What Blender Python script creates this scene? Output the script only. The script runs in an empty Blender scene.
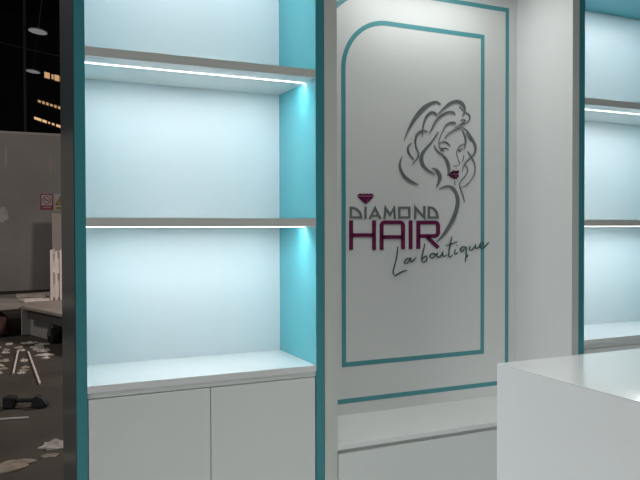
import bpy, bmesh, math, random, json
from mathutils import Vector, Matrix
random.seed(7)
scn = bpy.context.scene
C = scn.collection
PI = math.pi

# ------------------------------------------------------------------ materials
def lin(r, g, b):
    f = lambda c: (c/255/12.92) if c/255 <= 0.04045 else ((c/255+0.055)/1.055)**2.4
    return (f(r), f(g), f(b), 1)

def mat(name, col, rough=0.5, metal=0.0, spec=0.5, noise=0.0, nscale=8.0, bump=0.0, bscale=60.0, coat=0.0):
    m = bpy.data.materials.new(name); m.use_nodes = True
    nt = m.node_tree; b = nt.nodes['Principled BSDF']
    b.inputs['Base Color'].default_value = col
    b.inputs['Roughness'].default_value = rough
    b.inputs['Metallic'].default_value = metal
    b.inputs['Specular IOR Level'].default_value = spec
    b.inputs['Coat Weight'].default_value = coat
    tc = nt.nodes.new('ShaderNodeTexCoord')
    if noise > 0:
        n = nt.nodes.new('ShaderNodeTexNoise'); n.inputs['Scale'].default_value = nscale; n.inputs['Detail'].default_value = 6
        nt.links.new(tc.outputs['Object'], n.inputs['Vector'])
        r = nt.nodes.new('ShaderNodeValToRGB')
        r.color_ramp.elements[0].position = 0.3; r.color_ramp.elements[1].position = 0.7
        k = 1-noise; r.color_ramp.elements[0].color = (col[0]*k, col[1]*k, col[2]*k, 1)
        k = 1+noise; r.color_ramp.elements[1].color = (min(1, col[0]*k), min(1, col[1]*k), min(1, col[2]*k), 1)
        nt.links.new(n.outputs['Fac'], r.inputs['Fac']); nt.links.new(r.outputs['Color'], b.inputs['Base Color'])
    if bump > 0:
        n2 = nt.nodes.new('ShaderNodeTexNoise'); n2.inputs['Scale'].default_value = bscale
        nt.links.new(tc.outputs['Object'], n2.inputs['Vector'])
        bp = nt.nodes.new('ShaderNodeBump'); bp.inputs['Strength'].default_value = bump; bp.inputs['Distance'].default_value = 0.01
        nt.links.new(n2.outputs['Fac'], bp.inputs['Height']); nt.links.new(bp.outputs['Normal'], b.inputs['Normal'])
    return m

def emit(name, col, strength):
    m = bpy.data.materials.new(name); m.use_nodes = True
    b = m.node_tree.nodes['Principled BSDF']
    b.inputs['Base Color'].default_value = col
    b.inputs['Emission Color'].default_value = col
    b.inputs['Emission Strength'].default_value = strength
    return m

# ------------------------------------------------------------------ helpers
def box(bm, x0, x1, y0, y1, z0, z1, bev=0.0, mi=0):
    vs = [bm.verts.new((x, y, z)) for x in (x0, x1) for y in (y0, y1) for z in (z0, z1)]
    idx = [(0, 1, 3, 2), (4, 6, 7, 5), (0, 4, 5, 1), (2, 3, 7, 6), (0, 2, 6, 4), (1, 5, 7, 3)]
    fs = [bm.faces.new([vs[i] for i in f]) for f in idx]
    for f in fs: f.material_index = mi
    if bev > 0:
        es = {e for f in fs for e in f.edges}
        bmesh.ops.bevel(bm, geom=list(es), offset=bev, segments=2, profile=0.5, affect='EDGES')
    return fs

def tube(bm, p, q, r0, r1=None, n=16):
    r1 = r0 if r1 is None else r1
    p = Vector(p); q = Vector(q); d = (q-p).normalized()
    a = d.orthogonal().normalized(); b = d.cross(a)
    A = [bm.verts.new(p+(a*math.cos(2*PI*i/n)+b*math.sin(2*PI*i/n))*r0) for i in range(n)]
    B = [bm.verts.new(q+(a*math.cos(2*PI*i/n)+b*math.sin(2*PI*i/n))*r1) for i in range(n)]
    for i in range(n): bm.faces.new((A[i], A[(i+1) % n], B[(i+1) % n], B[i]))
    bm.faces.new(A[::-1]); bm.faces.new(B)

def lathe(bm, prof, c=(0, 0, 0), n=28):
    rings = []
    for r, z in prof:
        rings.append([bm.verts.new((c[0]+r*math.cos(2*PI*i/n), c[1]+r*math.sin(2*PI*i/n), c[2]+z)) for i in range(n)])
    for a, b in zip(rings[:-1], rings[1:]):
        for i in range(n): bm.faces.new((a[i], a[(i+1) % n], b[(i+1) % n], b[i]))
    bm.faces.new(rings[0][::-1]); bm.faces.new(rings[-1])

def prism(bm, poly, y0, y1):
    """polygon given as (x, z), standing from y0 (front) to y1 (back)"""
    A = [bm.verts.new((x, y0, z)) for x, z in poly]; B = [bm.verts.new((x, y1, z)) for x, z in poly]
    n = len(poly)
    bm.faces.new(A); bm.faces.new(B[::-1])
    for i in range(n): bm.faces.new((A[i], B[i], B[(i+1) % n], A[(i+1) % n]))

def ribbon(bm, rails, y0, y1, smooth=5):
    """a band between two edge lines on an upright plane, y0 front, y1 back"""
    pts = [(Vector(r[:2]), Vector(r[2:])) for r in rails]
    def cr(a, b, c, d, t):
        return 0.5*((2*b)+(c-a)*t+(2*a-5*b+4*c-d)*t*t+(3*b-a-3*c+d)*t*t*t)
    out = []
    n = len(pts)
    if smooth > 1 and n > 2:
        for i in range(n-1):
            P = [pts[max(i-1, 0)], pts[i], pts[i+1], pts[min(i+2, n-1)]]
            for k in range(smooth):
                t = k/smooth
                out.append((cr(P[0][0], P[1][0], P[2][0], P[3][0], t), cr(P[0][1], P[1][1], P[2][1], P[3][1], t)))
        out.append(pts[-1])
    else: out = pts
    L = [[bm.verts.new((p[k].x, y, p[k].y)) for k in (0, 1) for y in (y0, y1)] for p in out]   # l-front, l-back, r-front, r-back
    for a, b in zip(L[:-1], L[1:]):
        bm.faces.new((a[0], a[2], b[2], b[0])); bm.faces.new((a[1], b[1], b[3], a[3]))
        bm.faces.new((a[0], b[0], b[1], a[1])); bm.faces.new((a[2], a[3], b[3], b[2]))
    bm.faces.new((L[0][0], L[0][1], L[0][3], L[0][2])); bm.faces.new((L[-1][0], L[-1][2], L[-1][3], L[-1][1]))

def obj(name, bm, m, parent=None, loc=(0, 0, 0), smooth=False):
    bmesh.ops.recalc_face_normals(bm, faces=bm.faces[:])
    me = bpy.data.meshes.new(name); bm.to_mesh(me); bm.free()
    for x in (m if isinstance(m, (list, tuple)) else [m]): me.materials.append(x)
    if smooth:
        for p in me.polygons: p.use_smooth = True
    o = bpy.data.objects.new(name, me); C.objects.link(o); o.location = loc
    if parent: o.parent = parent
    return o

def B(name, dims, m, parent=None, bev=0.0, loc=(0, 0, 0)):
    bm = bmesh.new(); box(bm, *dims, bev=bev)
    return obj(name, bm, m, parent, loc)

def thing(name, label, cat, loc=(0, 0, 0), rotz=0.0, group=None):
    o = bpy.data.objects.new(name, None); C.objects.link(o)
    o.empty_display_size = 0.1
    o.location = loc; o.rotation_euler = (0, 0, rotz); tag(o, label, cat, group)
    return o

def tag(o, label, cat, group=None):
    o['label'] = label; o['category'] = cat
    if group: o['group'] = group
    return o

def struct(o):
    o['kind'] = 'structure'; return o
LOGO = '''{"hair":[[[1.9719,1.967,1.9734,1.9666],[1.9917,2.0228,2.0019,2.0193],[2.0243,2.0831,2.0416,2.075],[2.0594,2.13,2.0794,2.117],[2.0978,2.1651,2.1144,2.1488],[2.1426,2.1881,2.1504,2.1735],[2.1811,2.1949,2.1797,2.1831],[2.2081,2.1808,2.2074,2.1795]],[[2.0865,1.9923,2.0883,1.9923],[2.087,2.035,2.0944,2.0346],[2.0956,2.0788,2.106,2.0765],[2.115,2.1163,2.1268,2.1093],[2.1443,2.1362,2.1488,2.1234],[2.1741,2.1332,2.1664,2.1229],[2.1858,2.1121,2.1833,2.1106]],[[2.1233,2.023,2.1239,2.0254],[2.0994,2.022,2.0994,2.0317],[2.0759,2.0169,2.0696,2.0258],[2.0583,1.9995,2.0473,2.004],[2.0504,1.9754,2.0393,1.9767],[2.0485,1.9641,2.0399,1.9633],[2.0514,1.9423,2.0436,1.9405],[2.0589,1.9217,2.052,1.9192],[2.0685,1.9031,2.061,1.9026],[2.0611,1.8788,2.0538,1.8813],[2.0463,1.8611,2.0421,1.8642],[2.0249,1.8474,2.0238,1.8484]],[[2.0232,1.9572,2.0216,1.9591],[2.0061,1.9433,1.9993,1.9465],[2.0031,1.9228,1.9918,1.9218],[2.01,1.8994,2.0019,1.8957],[2.0231,1.8831,2.019,1.8796],[2.0361,1.873,2.0351,1.8719]],[[1.9617,1.8843,1.9601,1.8847],[1.9529,1.8502,1.943,1.8511],[1.9562,1.822,1.9422,1.8183],[1.976,1.7892,1.9613,1.78],[2.0072,1.7642,1.9955,1.751],[2.0371,1.7487,2.0314,1.738],[2.0664,1.7347,2.0658,1.7333]],[[2.1874,2.1246,2.1886,2.1236],[2.2287,2.1654,2.2364,2.1585],[2.2695,2.1979,2.2786,2.1835],[2.316,2.2114,2.3159,2.1935],[2.3543,2.2032,2.3411,2.1879],[2.3727,2.1784,2.3581,2.1724],[2.3738,2.1549,2.3642,2.1558],[2.3538,2.1203,2.3516,2.1209]],[[2.3328,2.1765,2.3315,2.1754],[2.3518,2.1632,2.3478,2.1599],[2.3628,2.1527,2.361,2.1512]],[[2.1323,2.0137,2.1338,2.0131],[2.1463,2.0424,2.1536,2.0397],[2.1688,2.0846,2.1786,2.0798],[2.2002,2.1165,2.2085,2.1088],[2.2393,2.1392,2.2452,2.1288],[2.2695,2.147,2.2704,2.1362],[2.294,2.1443,2.289,2.1361],[2.305,2.1297,2.3032,2.1282]],[[2.2016,1.9337,2.2033,1.9341],[2.1941,1.9632,2.1971,1.9633],[2.2,1.9953,2.2034,1.9946],[2.2222,2.0369,2.2265,2.0355],[2.2332,2.0619,2.239,2.0588],[2.2542,2.0802,2.2594,2.0716],[2.2801,2.0887,2.2821,2.0741],[2.3019,2.0881,2.2995,2.0772],[2.3117,2.0796,2.3106,2.0777]],[[2.3696,2.1478,2.3683,2.1454],[2.3961,2.1403,2.3917,2.1365],[2.408,2.12,2.4013,2.1198],[2.3951,2.0942,2.39,2.0975],[2.3702,2.0825,2.3679,2.0865],[2.3384,2.0699,2.336,2.0743],[2.299,2.0553,2.2982,2.0566]],[[2.3406,2.102,2.3408,2.1006],[2.3621,2.1072,2.3618,2.1027],[2.3753,2.1013,2.3699,2.1018],[2.3601,2.088,2.3567,2.0913],[2.3326,2.0723,2.3306,2.0747]],[[2.232,1.9936,2.2333,1.9927],[2.2584,2.0222,2.2623,2.0187],[2.2934,2.0433,2.2968,2.0382],[2.3326,2.0585,2.3348,2.054],[2.3567,2.0647,2.3573,2.0633]],[[2.3497,2.0524,2.3474,2.0515],[2.3691,2.0255,2.3593,2.0221],[2.381,1.9933,2.3688,1.9915],[2.377,1.9658,2.3685,1.9664],[2.3669,1.9395,2.3645,1.9398]],[[2.3578,2.0614,2.3562,2.0597],[2.3897,2.0441,2.3841,2.0398],[2.4129,2.0176,2.4039,2.0127],[2.4312,1.9963,2.4173,1.9901],[2.448,1.9655,2.4323,1.9616],[2.4484,1.9367,2.4349,1.9378],[2.4347,1.908,2.4256,1.9128],[2.4044,1.8863,2.3985,1.8912],[2.3795,1.8657,2.3735,1.869],[2.3605,1.8371,2.357,1.8381],[2.354,1.814,2.3522,1.8143]],[[2.3778,2.0336,2.3761,2.0328],[2.3981,2.0083,2.3929,2.0054],[2.4166,1.9864,2.4146,1.9851]],[[2.3878,1.9294,2.3863,1.9285],[2.4076,1.9096,2.4024,1.9067],[2.4294,1.8821,2.4237,1.8798],[2.4421,1.8466,2.4371,1.8459],[2.4399,1.8106,2.4351,1.8114],[2.4192,1.7743,2.4156,1.7762],[2.3838,1.7407,2.3809,1.7437],[2.3423,1.7249,2.3415,1.7262]],[[2.37,1.8531,2.3687,1.852],[2.3859,1.8423,2.3814,1.8405],[2.3911,1.818,2.3862,1.8185],[2.375,1.7904,2.371,1.7926],[2.35,1.7678,2.3464,1.7696],[2.3361,1.741,2.3307,1.741],[2.3481,1.7073,2.3421,1.7056],[2.362,1.677,2.3559,1.6753],[2.3695,1.6442,2.3677,1.6438]],[[2.1922,2.0289,2.1907,2.0295],[2.1772,1.9998,2.1702,2.0031],[2.1518,1.9653,2.1441,1.9701],[2.1165,1.9284,2.1052,1.9355],[2.0965,1.8983,2.0783,1.9037],[2.0935,1.8711,2.0707,1.8685],[2.103,1.844,2.0852,1.8344],[2.1254,1.821,2.1165,1.8117],[2.1503,1.8062,2.1457,1.7999],[2.1709,1.793,2.17,1.7917]],[[2.1538,1.8289,2.153,1.8276],[2.1839,1.823,2.1732,1.8136],[2.2108,1.7953,2.1888,1.7878],[2.2117,1.7678,2.1907,1.7696],[2.1988,1.7436,2.1857,1.7476],[2.1794,1.721,2.1778,1.7216]],[[2.1664,1.9541,2.1647,1.9536],[2.1754,1.9364,2.1694,1.9332],[2.195,1.9196,2.1894,1.9142],[2.2187,1.9065,2.2137,1.9008],[2.2264,1.9018,2.2184,1.8957],[2.2493,1.8832,2.2355,1.8759],[2.2664,1.854,2.2476,1.8487],[2.2699,1.8259,2.2538,1.8254],[2.2602,1.799,2.2539,1.8002],[2.2509,1.7864,2.2493,1.787]],[[2.198,1.7161,2.1989,1.7139],[2.2476,1.7355,2.2485,1.7261],[2.2932,1.7287,2.2809,1.7162],[2.3229,1.6911,2.3029,1.6846],[2.3336,1.6461,2.3103,1.6463],[2.3217,1.5875,2.2976,1.5933],[2.2929,1.5302,2.2704,1.5393],[2.2579,1.4815,2.2387,1.492],[2.2205,1.4462,2.2097,1.454],[2.181,1.4202,2.179,1.4219]]],"brow":[[[2.2013,1.9673,2.2022,1.9655],[2.2219,1.9777,2.2228,1.9709],[2.2451,1.9767,2.241,1.9683],[2.2629,1.9655,2.2578,1.9604],[2.2728,1.9537,2.2715,1.9527]],[[2.319,1.932,2.3206,1.9315],[2.3289,1.9522,2.3318,1.9505],[2.3468,1.9655,2.3491,1.9621],[2.3666,1.9705,2.3675,1.9682]]],"eye":[[[2.2019,1.9406,2.2016,1.9386],[2.2225,1.9411,2.2222,1.9342],[2.2437,1.9425,2.2424,1.9382],[2.2623,1.9315,2.2613,1.9302]],[[2.2069,1.9316,2.2062,1.9297],[2.2229,1.9324,2.2177,1.9233],[2.2309,1.923,2.229,1.921]],[[2.3146,1.9311,2.3151,1.9297],[2.3333,1.9383,2.3344,1.9345],[2.357,1.942,2.3574,1.94]],[[2.3285,1.9353,2.3251,1.9323],[2.3375,1.9304,2.3316,1.9251],[2.3425,1.9237,2.3408,1.9221]]],"nose":[[[2.3172,1.9345,2.3154,1.9345],[2.3157,1.9115,2.3127,1.9111],[2.3248,1.8861,2.3219,1.8851],[2.3372,1.8651,2.335,1.8642]],[[2.3631,1.9075,2.3613,1.9075],[2.3599,1.881,2.3575,1.8815],[2.3488,1.8688,2.3473,1.8696]],[[2.292,1.8476,2.2917,1.8461],[2.3057,1.8468,2.3059,1.8444],[2.3196,1.8503,2.3201,1.8489]],[[2.3243,1.8515,2.3253,1.8503],[2.3307,1.856,2.333,1.8544],[2.3367,1.8633,2.3383,1.8626]],[[2.3016,1.762,2.2998,1.7618],[2.3035,1.7508,2.2999,1.7505],[2.3037,1.7377,2.3019,1.7376]]],"lips":[[2.257,1.7938],[2.2744,1.8088],[2.2925,1.8197],[2.3066,1.8167],[2.3192,1.8195],[2.3319,1.8181],[2.3242,1.8017],[2.3277,1.7873],[2.3136,1.7747],[2.2954,1.773],[2.2744,1.7811]],"lipline":[[[2.2674,1.796,2.2676,1.7946],[2.2919,1.7998,2.2919,1.7969],[2.3091,1.798,2.3097,1.7951],[2.3244,1.8041,2.3253,1.8028]],[[2.3015,1.79,2.3005,1.7887],[2.308,1.7886,2.3052,1.7847],[2.3127,1.7846,2.3117,1.7833]]],"diamond":[["D",[[[1.6457,1.6121,1.6578,1.6003],[1.6713,1.6103,1.6679,1.5996],[1.693,1.6013,1.6854,1.5923],[1.7102,1.5846,1.6991,1.579],[1.7214,1.5506,1.7049,1.5615],[1.6455,1.5503,1.6578,1.5612],[1.6457,1.6121,1.6578,1.6003]]]],["I",[[[1.7445,1.6118,1.732,1.6116],[1.7444,1.5486,1.7319,1.5485]]]],["A",[[[1.7569,1.5511,1.7681,1.5462],[1.7948,1.6176,1.7949,1.5932],[1.8339,1.5514,1.8226,1.5463]],[[1.7791,1.5687,1.7791,1.5593],[1.8115,1.5689,1.8115,1.5595]]]],["M",[[[1.8449,1.5495,1.8577,1.5484],[1.8542,1.6214,1.8627,1.5907],[1.8858,1.5805,1.8864,1.5595],[1.9156,1.6222,1.9069,1.591],[1.9222,1.5496,1.9092,1.5488]]]],["O",[[[1.9364,1.6148,1.9494,1.6037],[2.0125,1.6156,1.9993,1.6042],[2.0125,1.5517,1.9993,1.563],[1.9363,1.5514,1.9494,1.5627],[1.9364,1.6148,1.9494,1.6037]]]],["N",[[[2.0371,1.5487,2.0504,1.5487],[2.0371,1.6256,2.0504,1.5961],[2.0946,1.5719,2.1082,1.5422],[2.0946,1.6195,2.1082,1.6197]]]],["D",[[[2.1237,1.6179,2.1373,1.6056],[2.1538,1.6162,2.1494,1.605],[2.1745,1.6055,2.1646,1.597],[2.1892,1.5872,2.1762,1.5826],[2.1977,1.5517,2.1808,1.5632],[2.1237,1.5514,2.1373,1.563],[2.1237,1.6179,2.1373,1.6056]]]]],"hairw":[["H",[[[1.6642,1.54,1.6424,1.5399],[1.664,1.3874,1.6421,1.3877]],[[1.7999,1.5403,1.7774,1.5403],[1.7997,1.3853,1.7772,1.3857]],[[1.6549,1.4735,1.6549,1.4541],[1.7868,1.4728,1.7868,1.4531]]]],["A",[[[1.8229,1.385,1.8457,1.3846],[1.823,1.518,1.8458,1.5136],[1.8311,1.5331,1.8484,1.5185],[1.8477,1.5403,1.8531,1.5205],[1.9529,1.5406,1.9473,1.5205],[1.9699,1.5333,1.9521,1.5185],[1.9782,1.5179,1.9548,1.5135],[1.9782,1.3865,1.9547,1.3869]],[[1.8361,1.4625,1.8361,1.4427],[1.9646,1.4617,1.9646,1.4416]]]],["I",[[[2.0254,1.5409,2.0029,1.5408],[2.0254,1.3858,2.0029,1.3862]]]],["R",[[[2.0509,1.3863,2.0749,1.386],[2.0509,1.54,2.0749,1.5197],[2.1734,1.5402,2.169,1.5197],[2.1932,1.5341,2.1755,1.5176],[2.2033,1.5173,2.1786,1.5125],[2.2033,1.4698,2.1786,1.4748],[2.1936,1.4536,2.1752,1.469],[2.1742,1.4456,2.1684,1.4662],[2.0661,1.4465,2.0661,1.4668]],[[2.1239,1.4605,2.108,1.4466],[2.2007,1.3981,2.1845,1.3842]]]]],"script":[["L",[[[1.9347,1.4022,1.9301,1.4025],[1.9337,1.3698,1.9269,1.3707],[1.9251,1.3238,1.9184,1.3252],[1.9112,1.2828,1.9045,1.2842],[1.9091,1.2611,1.9024,1.2602],[1.9167,1.2495,1.916,1.2436],[1.9382,1.2596,1.9415,1.2542],[1.9655,1.2709,1.9678,1.2653],[1.9932,1.2739,1.9941,1.27]]]],["a",[[[2.0133,1.3344,2.0131,1.3384],[1.9951,1.3331,1.9922,1.3386],[1.9804,1.3216,1.9745,1.3249],[1.978,1.3132,1.9726,1.3094],[1.9878,1.3137,1.9909,1.3083],[2.0018,1.3246,2.0072,1.3207],[2.0176,1.343,2.0176,1.337],[2.0177,1.3231,2.0109,1.3218],[2.0221,1.321,2.0261,1.316],[2.0475,1.3435,2.051,1.3408]]]],["b",[[[2.1067,1.4156,2.102,1.4164],[2.1001,1.3808,2.0931,1.3822],[2.0901,1.3483,2.0831,1.3496],[2.0857,1.3225,2.081,1.3231]],[[2.0813,1.3239,2.0853,1.3217],[2.0918,1.3396,2.097,1.3354],[2.1099,1.3496,2.1099,1.3436],[2.1224,1.3374,2.1153,1.3367],[2.1173,1.3203,2.1115,1.324],[2.0991,1.311,2.0986,1.3171],[2.0823,1.3192,2.0844,1.3227]]]],["o",[[[2.1581,1.361,2.1555,1.3644],[2.1441,1.3527,2.1381,1.3562],[2.1421,1.3417,2.1357,1.3391],[2.1516,1.3384,2.153,1.3324],[2.165,1.3462,2.1711,1.3429],[2.1661,1.3562,2.1723,1.3593],[2.1581,1.3643,2.1511,1.363],[2.1707,1.357,2.1699,1.3509],[2.1826,1.3621,2.185,1.3585]]]],["u",[[[2.1907,1.3654,2.186,1.3664],[2.1863,1.3476,2.1791,1.3466],[2.1937,1.3424,2.1943,1.3363],[2.2071,1.3506,2.2126,1.3464],[2.2236,1.3711,2.2257,1.3652],[2.2248,1.3518,2.2177,1.3504],[2.2323,1.3454,2.233,1.3393],[2.2459,1.3541,2.2491,1.351]]]],["t",[[[2.2855,1.4517,2.2806,1.4526],[2.2763,1.4115,2.2691,1.4129],[2.2672,1.3737,2.2599,1.3747],[2.2649,1.348,2.2576,1.3471],[2.27,1.3418,2.271,1.3357],[2.2862,1.3515,2.2893,1.3483]],[[2.2399,1.4031,2.2413,1.3992],[2.2772,1.4132,2.2797,1.4073],[2.318,1.4251,2.3199,1.4213]]]],["i",[[[2.3087,1.3806,2.3038,1.3817],[2.3031,1.3592,2.2956,1.3593],[2.3053,1.3554,2.3072,1.3494],[2.3197,1.3652,2.3231,1.3621]],[[2.3128,1.4019,2.3159,1.3986],[2.3186,1.4056,2.3217,1.4024]]]],["q",[[[2.3784,1.3896,2.379,1.3937],[2.3576,1.391,2.3551,1.3969],[2.3423,1.3794,2.3354,1.382],[2.3442,1.3708,2.3405,1.3655],[2.3552,1.3742,2.3599,1.3693],[2.3803,1.3928,2.3748,1.3886],[2.3826,1.3529,2.375,1.3533],[2.3754,1.3066,2.3704,1.3071]],[[2.3733,1.3303,2.3772,1.3277],[2.3859,1.3445,2.3929,1.3419],[2.3846,1.3505,2.3895,1.3514]]]],["u",[[[2.4095,1.3985,2.4046,1.3996],[2.4049,1.3803,2.3974,1.3792],[2.412,1.3768,2.4141,1.3707],[2.4279,1.3881,2.4338,1.3841],[2.4452,1.4093,2.4474,1.4033],[2.4465,1.3895,2.439,1.3883],[2.4515,1.386,2.4532,1.3798],[2.4675,1.395,2.4707,1.3917]]]],["e",[[[2.468,1.3953,2.4702,1.3915],[2.487,1.4033,2.4921,1.3985],[2.4965,1.4143,2.5043,1.4146],[2.4902,1.4147,2.4864,1.4203],[2.4776,1.4021,2.4702,1.404],[2.4791,1.3886,2.4736,1.3843],[2.4941,1.3881,2.4971,1.3823],[2.5134,1.4019,2.5189,1.3973],[2.5361,1.4194,2.5399,1.4165]]]]],"gem":[[[1.6996,1.6787],[1.7228,1.6791],[1.7142,1.6691],[1.6902,1.6687]],[[1.7254,1.6792],[1.7514,1.6796],[1.7592,1.6699],[1.7168,1.6691]],[[1.754,1.6797],[1.7783,1.6802],[1.7879,1.6704],[1.7618,1.6699]],[[1.6902,1.6641],[1.7142,1.6645],[1.734,1.6276]],[[1.7168,1.6646],[1.76,1.6653],[1.7383,1.6239]],[[1.7626,1.6654],[1.7879,1.6658],[1.7426,1.6277]]],"gemline":[[1.6919,1.6676,1.6919,1.6653],[1.7862,1.6692,1.7862,1.6669]]}'''
# ------------------------------------------------------------------ measured layout (metres)
YF, YB = 2.757, 3.190          # front plane of the fixtures, plane of their back panels
YR = 3.345                     # outside back
XLO, XL, XR, XT, XG, XN, XQ = 0.261, 0.300, 1.257, 1.297, 1.360, 2.7385, 2.825
ZT = 2.828                     # underside of the top
HC, HM, HU, TS = 0.900, 1.508, 2.155, 0.035

# ------------------------------------------------------------------ palette
white = mat('white laminate', (0.76, 0.77, 0.76, 1), 0.34, noise=0.012, nscale=3)
whitewall = mat('white painted panel', (0.74, 0.745, 0.735, 1), 0.5, noise=0.012, nscale=2.5)
backw = mat('white back board', (0.73, 0.78, 0.80, 1), 0.42, noise=0.01, nscale=2)
gloss = mat('gloss white top', (0.72, 0.73, 0.72, 1), 0.10, spec=0.6, coat=0.2)
doorm = mat('off white door laminate', (0.70, 0.72, 0.70, 1), 0.36, noise=0.012, nscale=3)
edge = mat('grey edge banding', (0.58, 0.59, 0.55, 1), 0.4)
teal = mat('teal lacquer', (0.080, 0.375, 0.43, 1), 0.24, noise=0.02, nscale=3)
tealline = mat('teal frame paint', (0.080, 0.32, 0.35, 1), 0.4)
darkgloss = mat('dark grey gloss laminate', (0.050, 0.064, 0.064, 1), 0.24, spec=0.5)
gap = mat('grey joint rail', (0.45, 0.46, 0.44, 1), 0.6)
greyac = mat('grey acrylic', (0.165, 0.18, 0.18, 1), 0.4)
plum = mat('plum acrylic', (0.15, 0.011, 0.070, 1), 0.35)
plumlite = mat('pale pink acrylic', (0.50, 0.22, 0.36, 1), 0.35)
greenac = mat('dark green acrylic', (0.035, 0.105, 0.095, 1), 0.4)
led = emit('cool white led', (0.86, 0.955, 1.0, 1), 225.0)
lip = emit('frosted light strip lip', (0.97, 0.99, 1.0, 1), 5.0)
alu = mat('aluminium', (0.55, 0.56, 0.56, 1), 0.35, metal=0.9)

# ------------------------------------------------------------------ setting of the shop corner
floorm = mat('dirty warehouse concrete', (0.056, 0.046, 0.036, 1), 0.75, noise=0.35, nscale=1.6, bump=0.3, bscale=9)
struct(B('floor', (-16, 14, -6, 34, -0.2, 0.0), floorm))
bouncefloor = mat('pale bounce flooring', (0.62, 0.63, 0.62, 1), 0.35, noise=0.03, nscale=2)
struct(B('floor', (0.10, 6.2, -2.6, YR, 0.0, 0.012), bouncefloor))     # unseen pale sheet under the fixtures, added to bounce light onto their fronts
struct(B('wall_back', (XG, XN, YB+0.0, YB+0.06, 0.012, ZT), whitewall))
def side_wall(name, x0, x1):
    bm = bmesh.new(); box(bm, x0, x1, YF, YR, 0.012, 2.94)
    for f in bm.faces:
        f.normal_update()
        f.material_index = 1 if abs(f.normal.y) > 0.9 and f.calc_center_median().y < YF+0.01 else 0
    return struct(obj(name, bm, [whitewall, edge]))
side_wall('wall_left', XT+0.002, XG)
side_wall('wall_right', XN, XQ-0.040)
struct(B('ceiling', (XG, XN, YF, YB+0.06, ZT, 2.94), whitewall))

# ------------------------------------------------------------------ display cabinets
def parts_copy(root, loc, label):
    r = root.copy(); C.objects.link(r); r.location = loc; r['label'] = label
    for ch in list(root.children):
        c = ch.copy(); C.objects.link(c); c.parent = r
        for g in list(ch.children):
            d = g.copy(); C.objects.link(d); d.parent = c
    return r

W0 = XR-XL
cab = thing('display_cabinet', 'tall teal-sided display cabinet with lit shelves over two doors, left of the logo wall', 'display cabinet', (XL, YF, 0.012))
def cz(z): return z-0.012
D = YB-YF
tealshade = mat('teal front in painted shade', (0.050, 0.255, 0.285, 1), 0.35)  # deeper teal for front faces: shade away from the LEDs put into the colour
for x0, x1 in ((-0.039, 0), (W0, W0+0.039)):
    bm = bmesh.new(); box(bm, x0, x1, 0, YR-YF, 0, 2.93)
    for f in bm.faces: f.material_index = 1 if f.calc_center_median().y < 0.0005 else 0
    obj('side_panel', bm, [teal, tealshade], cab)
B('back_panel', (0, W0, D, D+0.02, cz(HC)-0.03, cz(ZT)), backw, cab)
tp = B('top_panel', (0, W0, 0, D+0.02, cz(ZT), 2.93), teal, cab)
def led_strip(par, z):
    bm = bmesh.new(); box(bm, 0.004, W0-0.004, 0.1192, 0.1262, z-0.0006, z-0.0001)          # bright chips behind
    for f in bm.faces: f.material_index = 0 if f.calc_center_median().z < z-0.0005 else 1
    fs = box(bm, 0.004, W0-0.004, 0.1180, 0.1190, z-0.0028, z-0.0001, mi=2)                  # frosted front lip
    s = obj('led_strip', bm, [led, alu, lip], par)
    s['label'] = 'glowing white light strip'
led_strip(tp, cz(ZT))
for zs in (HM, HU):
    bm = bmesh.new(); box(bm, 0, W0, 0, D, cz(zs), cz(zs)+TS)
    for f in bm.faces:
        if abs(f.calc_center_median().y) < 1e-4: f.material_index = 1
    sh = obj('shelf', bm, [white, edge], cab)
    led_strip(sh, cz(zs))
bm = bmesh.new(); box(bm, 0, W0, 0, D, cz(HC)-0.028, cz(HC), bev=0.001)
obj('countertop', bm, gloss, cab)
B('base_carcass', (0, W0, 0.022, D, 0.08, cz(HC)-0.028), white, cab)
B('plinth', (0, W0, 0.06, D-0.02, 0, 0.08), white, cab)
B('top_rail', (0.001, W0-0.001, 0.006, 0.022, cz(HC)-0.049, cz(HC)-0.0285), doorm, cab)
zt = cz(HC)-0.053
dm = W0/2+0.003
B('door', (0.004, dm-0.0017, 0.0, 0.021, 0.085, zt), doorm, cab, bev=0.001)
B('door', (dm+0.0017, W0-0.006, 0.0, 0.021, 0.085, zt), doorm, cab, bev=0.001)
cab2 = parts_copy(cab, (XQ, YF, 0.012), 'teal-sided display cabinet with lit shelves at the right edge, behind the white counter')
B('outer_cladding', (-0.043, -0.0392, 0.002, 0.585, 0.0, 2.93), darkgloss, cab)['label'] = 'dark glossy outer side'

# ------------------------------------------------------------------ bench in the recess
bench = thing('bench_cabinet', 'low white bench unit with pale top and grey front under the logo wall', 'bench', (XG, YF, 0.012))
WB = XN-XG; HB = 0.5326-0.012
B('bench_top', (0.0005, WB-0.0005, 0.0, D, HB-0.023, HB), white, bench, bev=0.001)
B('front_rail', (0.001, WB-0.001, 0.012, 0.036, HB-0.042, HB-0.0235), gap, bench)
B('front_panel', (0.005, WB-0.004, 0.0, 0.018, 0.09, HB-0.042), doorm, bench, bev=0.001)
B('carcass', (0.001, WB-0.001, 0.036, D, 0.07, HB-0.0235), white, bench)
B('plinth', (0.001, WB-0.001, 0.07, D-0.02, 0, 0.07), white, bench)

# ------------------------------------------------------------------ white counter at the right
ctr = thing('service_counter', 'glossy white service counter in the right foreground', 'counter', (1.6634, 2.0421, 0.012))
B('body', (0.0, 1.702, -0.700, 0.0, 0.0, 0.984), white, ctr, bev=0.002)
B('countertop', (0.0, 1.702, -0.70, 0.0, 0.9842, 0.988), gloss, ctr, bev=0.0008)

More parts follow.
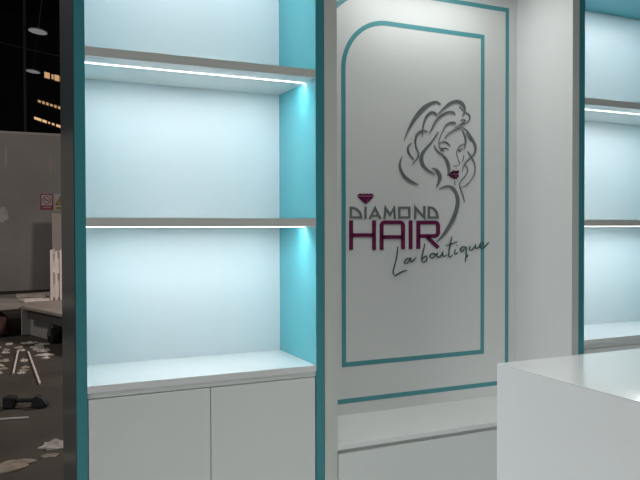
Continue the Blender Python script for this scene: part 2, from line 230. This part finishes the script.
# ------------------------------------------------------------------ teal line frames on the logo wall
def frame_rails(x0, x1, z0, z1, rad, w):
    """closed line: top-left corner a big arc, the other corners square"""
    pts = []
    def add(ox, oz, ix, iz): pts.append([ox, oz, ix, iz])
    add(x0, z0, x0+w, z0+w)
    n = 28; cx, czz = x0+rad, z1-rad
    for i in range(n+1):
        a = PI-(PI/2)*i/n
        add(cx+rad*math.cos(a), czz+rad*math.sin(a), cx+(rad-w)*math.cos(a), czz+(rad-w)*math.sin(a))
    add(x1, z1, x1-w, z1-w); add(x1, z0, x1-w, z0+w)
    pts.append(pts[0][:])
    return pts
YW = YB-0.0003
for (x0, x1, z0, z1, rad, w, lab) in ((1.5987, 2.5053, 0.7825, 2.592, 0.272, 0.024, 'inner teal outline frame with one rounded upper corner around the woman and lettering'),
                                      (1.4240, 2.6802, 0.5926, 2.7644, 0.446, 0.024, 'outer teal outline frame running near the edges of the white logo wall')):
    bm = bmesh.new(); ribbon(bm, frame_rails(x0, x1, z0, z1, rad, w), YB-0.0015, YW, smooth=1)
    tag(obj('frame_molding', bm, tealline), lab, 'wall trim')

# ------------------------------------------------------------------ raised logo
LG = json.loads(LOGO)
Y1 = YB-0.004
def rib(name, rails, m, par, dy=0.0, smooth=5, back=YW):
    bm = bmesh.new()
    for r in rails: ribbon(bm, r, Y1-dy, back, smooth)
    return obj(name, bm, m, par)
wom = thing('woman_emblem', 'grey line emblem of a woman with flowing wavy hair and plum lips', 'wall emblem', (2.07, YB, 1.76))
inv = Matrix.Translation((-2.07, -YB, -1.76))
def under(o, par, off):
    o.data.transform(Matrix.Translation((-off[0], -off[1], -off[2]))); return o
O = (2.07, YB, 1.76)
for i, r in enumerate(LG['hair']): under(rib('hair_strand', [r], greyac, wom, 0.0003*(i % 4)), wom, O)
for r in LG['brow']: under(rib('eyebrow', [r], greyac, wom), wom, O)
under(rib('eye', LG['eye'][:2], greyac, wom, 0.0), wom, O)
under(rib('eye', LG['eye'][2:], greyac, wom, 0.0), wom, O)
under(rib('nose_line', LG['nose'][:4], greyac, wom, 0.0), wom, O)
under(rib('chin_line', LG['nose'][4:], greyac, wom, 0.0), wom, O)
bm = bmesh.new(); prism(bm, LG['lips'], Y1-0.001, YW)
lp = under(obj('lips', bm, mat('deep plum acrylic', (0.07, 0.006, 0.04, 1), 0.35), wom), wom, O); lp['label'] = 'plum lips'
bm = bmesh.new()
for r in LG['lipline']: ribbon(bm, r, Y1-0.0022, Y1-0.001, 4)
under(obj('highlight', bm, plumlite, lp), wom, O)

def word(kind, key, label, m, smooth, org):
    t = thing(kind, label, 'wall lettering', org)
    for ch, rails in LG[key]: under(rib('letter', rails, m, t, smooth=smooth, back=YB-0.0017 if key == 'script' else YW), t, org)
    return t
word('sign_lettering', 'diamond', 'thin grey capitals reading DIAMOND above the plum word', greyac, 1, (1.75, YB, 1.57))
word('sign_lettering', 'hairw', 'large plum capitals reading HAIR on the logo wall', plum, 1, (1.75, YB, 1.45))
word('sign_lettering', 'script', 'dark green slanted script reading La boutique', greenac, 4, (2.1, YB, 1.35))
org = (1.69, YB, 1.68)
g = thing('gem_emblem', 'small plum faceted gem above the grey capitals', 'wall emblem', org)
for q in LG['gem']:
    bm = bmesh.new(); prism(bm, q, Y1, YW); under(obj('facet', bm, plum, g), g, org)

bm = bmesh.new(); ribbon(bm, LG['gemline'], Y1, YW, 1); under(obj('facet', bm, plumlite, g), g, org)['label'] = 'pale pink line across the gem'
# ------------------------------------------------------------------ warehouse behind
wallm = mat('scuffed grey partition', (0.40, 0.37, 0.345, 1), 0.7, noise=0.10, nscale=0.9)
YP = 18.4
part_wall = struct(B('wall_left_1', (-9.0, 7.0, YP, YP+0.15, 0.0, 3.80), wallm))
struct(B('trim_1', (-9.0, 7.0, YP-0.02, YP+0.17, 3.80, 3.86), mat('partition cap', (0.5, 0.47, 0.44, 1), 0.6)))
dark = mat('dark warehouse cladding', (0.018, 0.017, 0.017, 1), 0.9)
struct(B('wall_back_1', (-16, 14, 33.6, 34, 0.0, 11), dark))
struct(B('wall_left_2', (-16.2, -16, -6, 34, 0.0, 11), dark))
struct(B('wall_right_1', (14, 14.2, -6, 34, 0.0, 11), dark))
struct(B('wall_front', (-16, 14, -6.2, -6, 0.0, 11), dark))
struct(B('ceiling_1', (-16, 14, -6, 34, 11, 11.2), dark))
steel = mat('dark steel', (0.075, 0.07, 0.068, 1), 0.6)
bm = bmesh.new()
box(bm, -0.035, 0.035, -0.05, -0.042, 0, 10.98); box(bm, -0.035, 0.035, 0.042, 0.05, 0, 10.98); box(bm, -0.004, 0.004, -0.042, 0.042, 0, 10.98)
tag(obj('steel_column', bm, mat('black painted steel', (0.028, 0.027, 0.027, 1), 0.7), loc=(0.72, 21.8, 0)), 'dark steel column rising behind the grey partition wall', 'column')
bm = bmesh.new(); pv = None
for i in range(13):
    t = i/12; p = Vector((-2.3+5*t, 25.6-2.8*t, 8.25-1.55*t-0.10*math.sin(PI*t)))
    if pv is not None: tube(bm, pv, p, 0.02, n=8)
    pv = p
tag(obj('ceiling_cable', bm, steel), 'thin cable sloping across the dark roof space', 'cable')
# high-bay lamps
lampw = mat('pale lamp dish', (0.62, 0.62, 0.64, 1), 0.45)
def highbay(x, y, z, label):
    t = thing('high_bay_lamp', label, 'ceiling lamp', (x, y, z), group='high bay lamps under the dark roof'); t.rotation_euler = (0, math.radians(7), 0)
    bm = bmesh.new(); lathe(bm, [(0.25, 0), (0.26, 0.012), (0.25, 0.03), (0.10, 0.05), (0.05, 0.06)]); obj('lamp_shade', bm, lampw, t, smooth=False)
    bm = bmesh.new(); lathe(bm, [(0.05, 0.061), (0.05, 0.12), (0.02, 0.14)]); obj('lamp_housing', bm, steel, t)
    bm = bmesh.new(); tube(bm, (0, 0, 0.14), (0, 0, 11-z), 0.012, n=8); obj('hanging_rod', bm, steel, t)
    bm = bmesh.new(); lathe(bm, [(0.24, -0.008), (0.24, -0.002)]); obj('diffuser', bm, emit('frosted diffuser', (0.75, 0.75, 0.78, 1), 0.2), t)
highbay(1.02, 20.57, 6.90, 'pale round high bay lamp, the nearer and higher of two under the dark roof')
highbay(1.17, 27.12, 7.17, 'pale round high bay lamp, the farther and lower of two under the dark roof')
# lit openings high on the end wall
warm = emit('warm lit glass', (1.0, 0.66, 0.36, 1), 1.0)
def strip(zc, x0, xs, h, slope, label, es):
    t = thing('clerestory_window', label, 'window', (x0, 33.58, zc), group=None)
    n = len(xs)
    fr = bmesh.new()
    L = xs[-1][1]
    sl = lambda x: slope*x
    prism(fr, [(-0.05, h/2+0.02), (L+0.05, h/2+0.02+sl(L)), (L+0.05, -h/2-0.05+sl(L)), (-0.05, -h/2-0.05)], -0.04, -0.01)
    obj('window_frame', fr, steel, t)
    wm = emit('warm lit glass', (1.0, 0.60, 0.30, 1), es*0.6)
    for a, b, k in xs:
        bm = bmesh.new(); prism(bm, [(a, -h/2*k+sl(a)), (b, -h/2*k+sl(b)), (b, h/2*k+sl(b)), (a, h/2*k+sl(a))], -0.06, -0.041)
        obj('window_pane', bm, wm, t)
strip(8.42, 1.92, [(0.0, 0.22, 1), (0.30, 0.38, .8), (0.42, 0.62, 1), (0.65, 0.85, .9), (0.9, 1.5, 1)], 0.26, -0.20, 'uppermost warm lit window strip high in the dark roof space', 0.9)
strip(7.23, 1.62, [(0.02, 0.14, .8), (0.2, 0.3, 1), (0.36, 0.46, 1), (0.52, 0.64, .8), (0.70, 0.80, 1), (0.86, 0.98, 1), (1.05, 1.2, .8), (1.27, 1.4, 1)], 0.12, -0.27, 'middle warm lit window strip, a dotted row of small panes', 0.75)
strip(6.46, 1.48, [(0.0, 0.30, 1), (0.34, 0.52, 1), (0.58, 0.66, .7), (0.74, 0.84, .8), (0.92, 1.25, 1), (1.3, 1.5, 1)], 0.11, -0.30, 'lowest warm lit window strip just above the partition wall', 1.3)

# safety notices on the partition
red = mat('sign red', (0.30, 0.012, 0.03, 1), 0.5); signw = mat('sign white', (0.55, 0.50, 0.50, 1), 0.5)
black = mat('sign black', (0.01, 0.01, 0.01, 1), 0.5); yellow = mat('sign yellow', (0.50, 0.36, 0.02, 1), 0.5)
def disc(bm, cx, cz_, r, y0, y1, n=32, ri=None):
    pts = [(cx+r*math.cos(2*PI*i/n), cz_+r*math.sin(2*PI*i/n)) for i in range(n)]
    if ri is None: prism(bm, pts, y0, y1); return
    rails = [[cx+r*math.cos(2*PI*i/n), cz_+r*math.sin(2*PI*i/n), cx+ri*math.cos(2*PI*i/n), cz_+ri*math.sin(2*PI*i/n)] for i in range(n+1)]
    ribbon(bm, rails, y0, y1, 1)
s = thing('safety_sign', 'red and white no smoking notice on the grey partition wall', 'sign', (1.075, YP, 2.165))
B('sign_plate', (-0.145, 0.145, -0.008, -0.001, -0.195, 0.195), red, s)
B('sign_field', (-0.12, 0.12, -0.010, -0.0081, -0.085, 0.17), signw, s)
bm = bmesh.new(); disc(bm, 0, 0.045, 0.10, -0.012, -0.0101, ri=0.082)
ribbon(bm, [[-0.066, 0.105, -0.056, 0.117], [0.056, -0.027, 0.066, -0.015]], -0.0145, -0.0125, 1); obj('prohibition_ring', bm, red, s)
bm = bmesh.new(); box(bm, -0.06, 0.04, -0.0118, -0.0101, 0.036, 0.054); box(bm, 0.044, 0.058, -0.0118, -0.0101, 0.036, 0.054); obj('cigarette_symbol', bm, black, s)
for k, w in enumerate((0.018, 0.03, 0.03, 0.03, 0.03)):   # tiny unreadable characters
    x = -0.085+k*0.038; B('character', (x, x+w*0.8, -0.010, -0.0081, -0.150, -0.120), signw, s)
s = thing('safety_sign', 'yellow triangle warning notice right of the no smoking notice', 'sign', (1.40, YP, 2.155))
B('sign_plate', (-0.145, 0.145, -0.008, -0.001, -0.205, 0.205), signw, s)
bm = bmesh.new(); prism(bm, [(-0.125, -0.06), (0.125, -0.06), (0.0, 0.17)], -0.010, -0.0081); o = obj('warning_triangle', bm, black, s)
bm = bmesh.new(); prism(bm, [(-0.095, -0.043), (0.095, -0.043), (0.0, 0.135)], -0.012, -0.0101); o2 = obj('triangle_field', bm, yellow, o)
bm = bmesh.new(); prism(bm, [(0.008, 0.09), (-0.022, 0.03), (0.0, 0.034), (-0.012, -0.025), (0.024, 0.045), (0.002, 0.042)], -0.014, -0.0121); obj('symbol', bm, black, o)
cb = B('caption_band', (-0.115, 0.115, -0.010, -0.0081, -0.175, -0.10), yellow, s)
for k in range(4): B('character', (-0.085+k*0.045, -0.055+k*0.045, -0.0118, -0.0101, -0.152, -0.123), black, cb)
# torn patch and smears on the partition
def blob(name, cx, cz_, rx, rz, m, seed, y=YP):
    rr = random.Random(seed); pts = []
    for i in range(18):
        a = 2*PI*i/18; k = 0.75+0.4*rr.random(); pts.append((cx+rx*k*math.cos(a), cz_+rz*k*math.sin(a)))
    bm = bmesh.new(); prism(bm, pts, y-0.004, y-0.0005); return obj(name, bm, m, part_wall)
patchm = mat('torn paper', (0.62, 0.60, 0.60, 1), 0.8, noise=0.12, nscale=9)
smear = mat('pale smear', (0.5, 0.47, 0.45, 1), 0.8)
blob('paper_patch', 0.06, 1.85, 0.16, 0.20, patchm, 3)['label'] = 'torn white paper patch'
blob('paint_smear', 0.15, 1.01, 0.20, 0.015, smear, 5)['label'] = 'thin pale smear'
blob('paint_smear', 0.17, 3.25, 0.03, 0.30, smear, 8)['label'] = 'pale upright smear'
blob('paint_smear', 1.18, 3.10, 0.02, 0.22, smear, 9)['label'] = 'pale upright smear'

# leaning board
pinkw = mat('pale pinkish board', (0.56, 0.47, 0.44, 1), 0.6, noise=0.03)
bm = bmesh.new(); box(bm, 0, 1.0, -0.02, 0.02, 0, 1.87, bev=0.003)
o = tag(obj('leaning_board', bm, pinkw, loc=(1.10, 16.75, 0.006)), 'pale pinkish board leaning upright behind the stacked slatted frames', 'board')
o.rotation_euler = (R := math.radians(-8), 0, 0)

# low platform trolley
deckm = mat('worn plywood deck', (0.33, 0.29, 0.26, 1), 0.7, noise=0.15, nscale=3)
panelm = mat('grey end panel', (0.33, 0.315, 0.30, 1), 0.7, noise=0.08, nscale=3)
rub = mat('black rubber', (0.005, 0.005, 0.005, 1), 0.7)
P0 = Vector((0.27, 10.53, 0)); P1 = Vector((0.73, 9.25, 0))
ang = math.atan2(P1.y-P0.y, P1.x-P0.x)
tr = thing('platform_trolley', 'low grey platform trolley on black castors beside the partition', 'trolley', P0, ang)
LT = 2.1; WT = 1.75
B('deck', (0.0, LT, 0.0, WT, 0.385, 0.425), deckm, tr, bev=0.004)
B('side_rail', (0.14, LT-0.05, 0.03, 0.09, 0.26, 0.3845), steel, tr)
B('side_rail', (0.14, LT-0.05, WT-0.09, WT-0.03, 0.26, 0.3845), steel, tr)
B('end_panel', (0.005, 0.04, 0.0, WT, 0.02, 0.3845), panelm, tr)
B('skirt_panel', (0.0405, 0.80, 0.12, 0.14, 0.01, 0.3845), panelm, tr)
for cx in (0.90, LT-0.22):
    for cy in (0.06, WT-0.06):
        bm = bmesh.new(); box(bm, cx-0.05, cx+0.05, cy-0.05, cy+0.05, 0.245, 0.2595); box(bm, cx-0.045, cx+0.045, cy-0.048, cy-0.04, 0.10, 0.246); box(bm, cx-0.045, cx+0.045, cy+0.04, cy+0.048, 0.10, 0.246)
        k = obj('castor', bm, steel, tr)
        bm = bmesh.new(); tube(bm, (cx, cy-0.036, 0.100), (cx, cy+0.036, 0.100), 0.098, n=24); obj('wheel', bm, rub, k)
# a low table standing behind it
tb = thing('low_table', 'low worn wooden table behind the platform trolley, by the partition', 'table', P0, ang)
B('table_top', (-1.9, -0.02, -1.5, WT, 0.385, 0.425), deckm, tb, bev=0.004)
for lx in (-1.85, -0.12):
    for ly in (-1.45, WT-0.1): B('leg', (lx, lx+0.06, ly, ly+0.06, 0.0, 0.3845), steel, tb)

# slatted racks
wood = mat('raw pale wood', (0.70, 0.62, 0.58, 1), 0.7, noise=0.10, nscale=14)
def ladder(h, w, t, dep, label, loc, rotz, tilt, group):
    tt = thing('slatted_rack', label, 'rack', loc, rotz, group); tt.rotation_euler = (tilt, 0, rotz)
    for sx in (0, w-t):
        B('upright', (sx, sx+t, -dep/2, dep/2, 0, h), wood, tt, bev=0.003)
    for z in (0.0, h*0.5, h-t):
        B('crossbar', (t+0.0005, w-t-0.0005, -dep/2+0.004, dep/2-0.004, z, z+t*0.8), wood, tt)
    return tt
labs = ['leftmost pale slatted rack standing in the upright stack on the table', 'second pale slatted rack from the left in the upright stack', 'third pale slatted rack from the left in the upright stack', 'rightmost pale slatted rack of the upright stack, half hidden by the cabinet']
for i in range(4):
    ladder((0.76, 0.73, 0.75, 0.74)[i], 0.42, 0.032, 0.036, labs[i], (0.71+0.068*i, 11.12+0.01*i, 0.4255), 1.42+0.03*i, 0.0, 'pale racks standing on the table')
ladder(0.36, 0.42, 0.04, 0.035, 'pale slatted rack lying flat behind the upright stack of racks', (0.24, 11.72, 0.4445), 0.0, -PI/2, 'pale racks lying flat')
ladder(0.30, 0.36, 0.04, 0.035, 'pale slatted rack lying flat in front of the upright stack of racks', (0.33, 10.98, 0.4445), 0.25, -PI/2, 'pale racks lying flat')

# dark sack
def lump(name, m, loc, rx, ry, rz, seed, label, cat, sub=3):
    bm = bmesh.new(); bmesh.ops.create_icosphere(bm, subdivisions=sub, radius=1)
    rr = random.Random(seed); ph = [rr.uniform(0, 6) for _ in range(6)]
    for v in bm.verts:
        c = v.co; k = 1+0.12*math.sin(3*c.x+ph[0])*math.sin(4*c.y+ph[1])+0.08*math.sin(7*c.z+ph[2]+2*c.x)
        z = max(c.z*k, -0.55)
        v.co = (c.x*k*rx, c.y*k*ry, (z+0.55)*rz/1.55)
    return tag(obj(name, bm, m, loc=loc, smooth=True), label, cat)
sackm = mat('dark red brown cloth', (0.060, 0.030, 0.028, 1), 0.9, noise=0.3, nscale=6, bump=0.4, bscale=14)
lump('cloth_bundle', sackm, (-0.10, 10.75, 0.002), 0.22, 0.26, 0.36, 4, 'dark red-brown cloth bundle under the low table, left of the trolley', 'bundle')

# black dumbbell-shaped thing
db = thing('hand_tool', 'black dumbbell-shaped tool lying on the dirty floor', 'tool', (0.195, 6.32, 0.0), -0.35)
bm = bmesh.new(); box(bm, -0.175, -0.085, -0.06, 0.06, 0.002, 0.118, bev=0.014); obj('head', bm, rub, db)
bm = bmesh.new(); tube(bm, (-0.09, 0, 0.072), (0.06, 0, 0.070), 0.022, n=14); obj('handle', bm, rub, db)
bm = bmesh.new(); prism(bm, [(0.05, 0.004), (0.18, 0.004), (0.172, 0.05), (0.12, 0.115), (0.065, 0.112)], -0.055, 0.055); bmesh.ops.bevel(bm, geom=bm.edges[:], offset=0.012, segments=2, affect='EDGES'); obj('head', bm, rub, db)
db.scale = (1, 1, 0.82)

# offcuts and scraps on the floor
def stick(a, b, w, label, h=0.02):
    a = Vector(a); b = Vector(b); L = (b-a).length; c = (a+b)/2
    bm = bmesh.new(); box(bm, -L/2, L/2, -w/2, w/2, 0.003, 0.003+h, bev=0.003)
    o = tag(obj('wood_strip', bm, wood, loc=(c.x, c.y, 0)), label, 'wood strip', 'pale strips on the floor'); o.rotation_euler = (0, 0, math.atan2(b.y-a.y, b.x-a.x)); return o
stick((0.20, 9.2), (0.12, 7.77), 0.018, 'thin pale wood strip on the floor, left one of a splayed pair')
stick((0.31, 9.08), (0.345, 7.15), 0.018, 'thin pale wood strip on the floor, right one of a splayed pair')
stick((-0.14, 6.0), (0.20, 5.93), 0.014, 'thin pale strip on the floor in front of the black tool', 0.012)
paperm = mat('pale scrap film', (0.50, 0.46, 0.42, 1), 0.7, noise=0.15, nscale=12)
tanm = mat('tan scrap film', (0.34, 0.28, 0.22, 1), 0.75, noise=0.15, nscale=12)
def scrap(x, y, rx, ry, rot, seed, m, label, group=None, h=0.04):
    rr = random.Random(seed); bm = bmesh.new(); n = 22; rings = []
    rad = [0.65+0.5*rr.random() for _ in range(n)]
    rad = [(rad[i-1]+2*rad[i]+rad[(i+1) % n])/4*rr.uniform(0.8, 1.15) for i in range(n)]
    p1, p2 = rr.uniform(0, 6), rr.uniform(0, 6)
    for k in range(1, 6):
        f = k/5; ring = []
        for i in range(n):
            a = 2*PI*i/n; X = rx*rad[i]*f*math.cos(a); Y = ry*rad[i]*f*math.sin(a)
            z = 0.004+h*(0.5+0.5*math.sin(X*9/rx*0.5+p1)*math.sin(Y*6/ry*0.6+p2))*(1-0.7*f)
            ring.append(bm.verts.new((X, Y, z)))
        rings.append(ring)
    cv = bm.verts.new((0, 0, 0.004+h*0.6))
    for i in range(n): bm.faces.new((cv, rings[0][i], rings[0][(i+1) % n]))
    for a, b in zip(rings[:-1], rings[1:]):
        for i in range(n): bm.faces.new((a[i], b[i], b[(i+1) % n], a[(i+1) % n]))
    base = [bm.verts.new((v.co.x, v.co.y, 0.001)) for v in rings[-1]]
    for i in range(n): bm.faces.new((rings[-1][i], base[i], base[(i+1) % n], rings[-1][(i+1) % n]))
    bm.faces.new(base[::-1])
    o = tag(obj('paper_scrap', bm, m, loc=(x, y, 0)), label, 'scrap', group); o.rotation_euler = (0, 0, rot); return o
scrap(0.335, 5.10, 0.12, 0.10, 0.2, 1, paperm, 'pale crumpled scrap on the dark floor beside the cabinet side', h=0.05)
scrap(0.06, 4.78, 0.16, 0.10, 0.25, 2, tanm, 'tan crumpled scrap on the floor at the bottom left corner')
scrap(0.30, 4.88, 0.07, 0.04, 0.0, 31, tanm, 'small tan scrap between the two crumpled scraps on the floor', h=0.02)
rr = random.Random(11); put = []
segs = (((0.20, 9.2), (0.12, 7.77)), ((0.31, 9.08), (0.345, 7.15)))
def clear(x, y, rx, ry):
    for (a, b) in segs:
        for k in range(41):
            t = k/40; px_, py_ = a[0]+(b[0]-a[0])*t, a[1]+(b[1]-a[1])*t
            if abs(px_-x) < rx*1.1+0.012 and abs(py_-y) < ry*1.1+0.012: return False
    return all(abs(x-p[0]) > (rx+p[2])*1.12 or abs(y-p[1]) > (ry+p[3])*1.12 for p in put)
tries = 0
while len(put) < 40 and tries < 6000:
    tries += 1
    y = rr.uniform(7.7, 9.9); x = rr.uniform(-0.22, 0.50 if y > 8.6 else 0.30); big = rr.random()
    rx, ry = rr.uniform(.05, .13), rr.uniform(.05, .12)
    if clear(x, y, rx, ry): put.append((x, y, rx, ry))
for k, (x, y, rx, ry) in enumerate(put):
    scrap(x, y, rx*0.9, ry*0.9, rr.uniform(-0.1, 0.1), 50+k, paperm if k % 3 else tanm, 'pale scrap in the litter on the floor in front of the trolley', 'litter of scraps in front of the trolley', h=0.03)

# ------------------------------------------------------------------ lights
def area(name, loc, rot, sx, sy, power, col=(1, 1, 1), spread=PI):
    l = bpy.data.lights.new(name, 'AREA'); l.shape = 'RECTANGLE'; l.size = sx; l.size_y = sy; l.energy = power; l.color = col; l.spread = spread
    o = bpy.data.objects.new(name, l); C.objects.link(o); o.location = loc; o.rotation_euler = rot; return o
area('shop_ceiling_light', (1.7, 0.6, 4.6), (0, 0, 0), 3.4, 2.2, 46, (0.98, 1, 0.97), math.radians(100))
area('recess_light', ((XG+XN)/2, YF+0.16, ZT-0.004), (0, 0, 0), 0.8, 0.06, 4.0, (0.96, 1, 0.98))
area('added_side_light', (-5.0, 0.2, 1.5), (0, math.radians(-90), 0), 2.4, 3.0, 165, (0.96, 0.99, 1.0))  # added soft light from the left, no visible source, brightens the counter's side
def point(name, loc, power, rad, col=(1, 1, 1)):
    l = bpy.data.lights.new(name, 'POINT'); l.energy = power; l.shadow_soft_size = rad; l.color = col
    o = bpy.data.objects.new(name, l); C.objects.link(o); o.location = loc; return o
point('warehouse_lamp', (3.3, 8.0, 3.2), 420, 0.35, (1, 0.90, 0.84))
point('warehouse_lamp', (-3.5, 8.5, 5.6), 420, 0.5, (1, 0.92, 0.86))
w = bpy.data.worlds.new('World'); scn.world = w; w.use_nodes = True
w.node_tree.nodes['Background'].inputs['Color'].default_value = (0.5, 0.52, 0.54, 1)
w.node_tree.nodes['Background'].inputs['Strength'].default_value = 0.05

# ------------------------------------------------------------------ camera
cam = bpy.data.cameras.new('Camera'); cam.sensor_width = 36; cam.lens = 693.68*36/640; cam.clip_start = 0.05; cam.clip_end = 200
co = bpy.data.objects.new('Camera', cam); C.objects.link(co)
co.matrix_world = Matrix.Translation((0, 0, 1.5)) @ Matrix.Rotation(math.radians(-24.8391), 4, 'Z') @ Matrix.Rotation(math.radians(90-0.9712), 4, 'X') @ Matrix.Rotation(math.radians(-0.1375), 4, 'Z')
scn.camera = co
vs = scn.view_settings
vs.view_transform = 'Standard'; vs.look = 'None'; vs.gamma = 1.0; vs.use_curve_mapping = False; vs.exposure = 0.0
